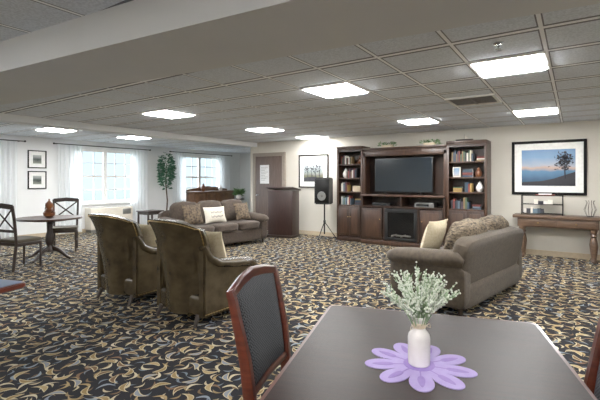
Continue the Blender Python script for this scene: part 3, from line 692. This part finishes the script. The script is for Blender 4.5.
def xchair(lb,loc,rz):
    t=thing('side_chair',lb,'chair',(loc[0],loc[1],0),rz,group='dark wood side chairs around the round table')
    MB().soft((0,.0,.46),(.46,.44,.06),7).build('seat','seatfab',t)
    MB().box(-.22,.22,-.2,.2,.38,.43,.006).build('seat_frame','darkwood',t)
    for s in (-1,1):
        MB().sweep([(s*.2,.19,0),(s*.2,.19,.42)],[.014,.02],seg=8,k=5,ry=[.014,.02]).build('leg','darkwood',t)
        MB().sweep([(s*.2,-.25,0),(s*.2,-.2,.43),(s*.215,-.24,.8),(s*.22,-.28,1.02)],.02,.022,8,k=5).build('leg','darkwood',t)
        MB().sweep([(s*.2,.19,.2),(s*.2,-.22,.2)],.01,seg=6).build('stretcher','darkwood',t)
    MB().sweep([(-.22,-.275,1.0),(0,-.295,1.02),(.22,-.275,1.0)],.04,.012,8,ref=(0,0,1),k=4).build('top_rail','darkwood',t)
    MB().sweep([(-.21,-.225,.62),(0,-.235,.62),(.21,-.225,.62)],.022,.01,8,ref=(0,0,1),k=4).build('lower_rail','darkwood',t)
    MB().sweep([(-.2,-.228,.64),(.2,-.27,.97)],.015,.009,8).sweep([(.2,-.228,.64),(-.2,-.27,.97)],.015,.009,8).build('cross_splat','darkwood',t)
xa=W(-4.52,6.57); xb=W(-4.72,8.15)
xchair('dark wood side chair at the left edge facing the round table',xa,math.atan2(ty-xa[1],tx-xa[0])-PI/2-.35)
xchair('dark wood side chair under the window right of the round table',xb,math.atan2(ty-xb[1],tx-xb[0])-PI/2+.2)
# ---------------------------------------------------------------- end table, tree, sideboard, plant
ex,ey=W(-3.8,10.3)
t=thing('end_table','small square black end table beside the three seat sofa','end table',(ex,ey,0))
MB().box(-.24,.24,-.24,.24,.62,.65,.006).build('tabletop','darkwood',t); MB().box(-.2,.2,-.2,.2,.55,.62).build('apron','darkwood',t); MB().box(-.2,.2,-.2,.2,.15,.17).build('shelf','darkwood',t)
for sx in (-1,1):
    for sy in (-1,1): MB().box(sx*.2-.02,sx*.2+.02,sy*.2-.02,sy*.2+.02,0,.62,.003).build('leg','darkwood',t)
t=thing('artificial_tree','tall green artificial tree between the two curtained windows','tree',(-10.3,7.95,0))
MB().lathe([(.11,0),(.15,.04),(.17,.28),(.18,.3),(.16,.3),(.15,.27)]).build('pot','bark',t); MB().lathe([(.001,.26),(.155,.26),(.155,.27),(.001,.275)]).build('soil','soil',t)
MB().sweep([(0,0,.25),(.03,.02,.8),(-.02,0,1.3),(.02,.0,1.9)],[.025,.022,.018,.008],seg=8).build('trunk','bark',t)
b=MB(); random.seed(5)
for k in range(680):
    th=random.uniform(0,2*PI); u=random.uniform(-1,1); r=random.random()**.4
    p=Vector((.2*r*math.sqrt(1-u*u)*math.cos(th),.23*r*math.sqrt(1-u*u)*math.sin(th),1.70+.58*r*u))
    b.leaf(p,(math.cos(th)+random.uniform(-.5,.5),math.sin(th)+random.uniform(-.5,.5),random.uniform(-.7,.5)),.12,.045)
b.build('foliage','leaf',t)
t=thing('sideboard','carved brown wood sideboard under the alcove window','sideboard',(-10.5,10.0,0),-PI/2)
MB().box(-.95,.95,-.2,.2,.1,1.0,.008).build('body','honey',t)
MB().box(-.99,.99,-.2,.23,1.0,1.04,.01).build('top','honey',t)
out=[(-.95,0),(.95,0),(.95,.05)]+[(.95-1.9*k/20,.05+.10*math.sin(PI*k/20)**1.5+.02*abs(math.sin(PI*k/4))) for k in range(1,20)]+[(-.95,.05)]
MB().prism(out,0,.03,.004,Mx=TR(0,-.17,1.04)@RX(90)).build('carved_crest','honey',t)
for k in range(4):
    x0=-.92+k*.46; o=MB().box(x0+.02,x0+.44,.2,.215,.14,.96,.004).build('door','honey',t); MB().ball((x0+.4,.225,.6),.014,2).build('knob','brass',o)
for sx in (-1,1):
    for sy in (-1,1): MB().lathe([(.02,0),(.035,.05),(.025,.1)],(sx*.88,sy*.15,0)).build('foot','honey',t)
urn(-10.42,9.55,1.04,1.2,'amber','amber lidded jar on the carved sideboard')
urn(-10.42,10.35,1.04,1.0,'ceramic','white lidded jar on the carved sideboard')
px_,py_=W(-2.1,14.0)
t=thing('plant_stand','slim dark plant stand in the alcove','plant stand',(px_,py_,0))
MB().lathe([(.18,.75),(.18,.78)]).build('top','darkwood',t); MB().cyl((0,0,.03),(0,0,.75),.025).lathe([(.16,0),(.15,.02),(.03,.05)]).build('stem','darkwood',t)
t=thing('potted_plant','bushy green potted plant on the alcove plant stand','plant',(px_,py_,.78))
MB().lathe([(.08,0),(.1,.12),(.11,.13),(.09,.13)]).build('pot','ceramic',t)
b=MB()
for k in range(220):
    th=random.uniform(0,2*PI); b.leaf((.07*math.cos(th)*random.random(),.07*math.sin(th)*random.random(),.14+random.uniform(0,.12)),(math.cos(th),math.sin(th),random.uniform(-.2,1)),random.uniform(.12,.24),.05)
b.build('foliage','leaf2',t)
# ---------------------------------------------------------------- console table
t=thing('console_table','long brown console table under the large seascape picture','console table',(-.22,YB-.24,0))
MB().box(-.74,.64,-.22,.2,.725,.785,.014).build('tabletop','console',t)
MB().box(-.66,.56,-.18,.17,.57,.725,.005).build('apron','console',t)
for k in range(2): o=MB().box(-.6+k*.57,-.06+k*.57,-.195,-.18,.59,.71,.004).build('drawer','console',t); MB().ball((-.33+k*.57,-.205,.65),.014,2).build('knob','brass',o)
for x in (-.59,.49):
    for y in (-.12,.11): MB().lathe([(.035,0),(.05,.03),(.035,.06),(.04,.1),(.062,.28),(.05,.38),(.03,.43),(.052,.46),(.035,.49),(.055,.53),(.055,.6)],(x,y,0),16).build('leg','console',t)
t=thing('wire_rack','two tier dark wire rack on the left of the console table','rack',(-.5,YB-.25,.785))
b=MB()
for x in (-.32,.32):
    for y in (-.1,.1): b.cyl((x,y,0),(x,y,.36),.008,seg=8)
b.build('post','blackm',t)
for z in (.02,.19,.35):
    b=MB().sweep([(-.32,-.1,z),(.32,-.1,z),(.32,.1,z),(-.32,.1,z),(-.32,-.1,z)],.006,seg=6)
    for k in range(14): b.cyl((-.3+k*.046,-.1,z),(-.3+k*.046,.1,z),.0035,seg=5)
    b.build('wire_shelf','blackm',t)
books(-.78,-.42,.785+.0265,.07,.12,'on the wire rack lower tier',yf=YB-.33,tw=(.03,.08),nm='disc_case',dep=.12,pal=[2,5,7,8,12,11])
books(-.62,-.3,.785+.1965,.05,.09,'on the wire rack upper tier',yf=YB-.33,tw=(.04,.09),nm='disc_case',dep=.12,pal=[2,5,7,8,12,4])
t=thing('letter_tray','small red tray of papers on top of the wire rack','tray',(-.45,YB-.25,.785+.3565))
MB().box(-.15,.15,-.09,.09,0,.012,.003).build('tray',bm_mats[6],t); MB().box(-.1,.1,-.07,.07,.012,.03,.002).build('papers','paper',t)
t=thing('wire_vase','open dark wire vase on the right of the console table','vase',(.22,YB-.25,.785))
b=MB()
for k in range(10):
    an=k*PI/5; b.sweep([(.05*math.cos(an),.05*math.sin(an),.01),(.09*math.cos(an),.09*math.sin(an),.12),(.05*math.cos(an),.05*math.sin(an),.24),(.07*math.cos(an),.07*math.sin(an),.28)],.003,seg=5)
b.lathe([(.05,0),(.05,.012)]).build('cage','blackm',t)
t=thing('wall_outlet','white wall outlet between the console table and bookcase','outlet',(-1.15,YB-.001,.35))
MB().box(-.035,.035,-.008,0,-.06,.06,.002).build('plate','white',t); MB().box(-.015,.015,-.01,-.008,.01,.035).box(-.015,.015,-.01,-.008,-.035,-.01).build('socket','tin',t)
# ---------------------------------------------------------------- world + camera
w=bpy.data.worlds.new('sky'); bpy.context.scene.world=w; w.use_nodes=True
bg=w.node_tree.nodes['Background']; bg.inputs[0].default_value=(.66,.86,.98,1); bg.inputs[1].default_value=1.3
sd=bpy.data.lights.new('soft_daylight','SUN'); sd.energy=30; sd.angle=math.radians(110); sd.color=(.86,.93,1)
so=bpy.data.objects.new('soft_daylight',sd); col.objects.link(so); so.location=(-20,5,8)
so.rotation_euler=Vector((1,.1,-.3)).to_track_quat('-Z','Y').to_euler()
cd=bpy.data.cameras.new('camera'); co=bpy.data.objects.new('camera',cd); col.objects.link(co)
cd.sensor_width=36; cd.lens=FL/600*36; cd.shift_y=-20/600; cd.clip_end=200
co.location=(0,0,CH); co.rotation_euler=(PI/2,0,YAW); bpy.context.scene.camera=co
vs=bpy.context.scene.view_settings; vs.view_transform='Standard'; vs.gamma=1.15
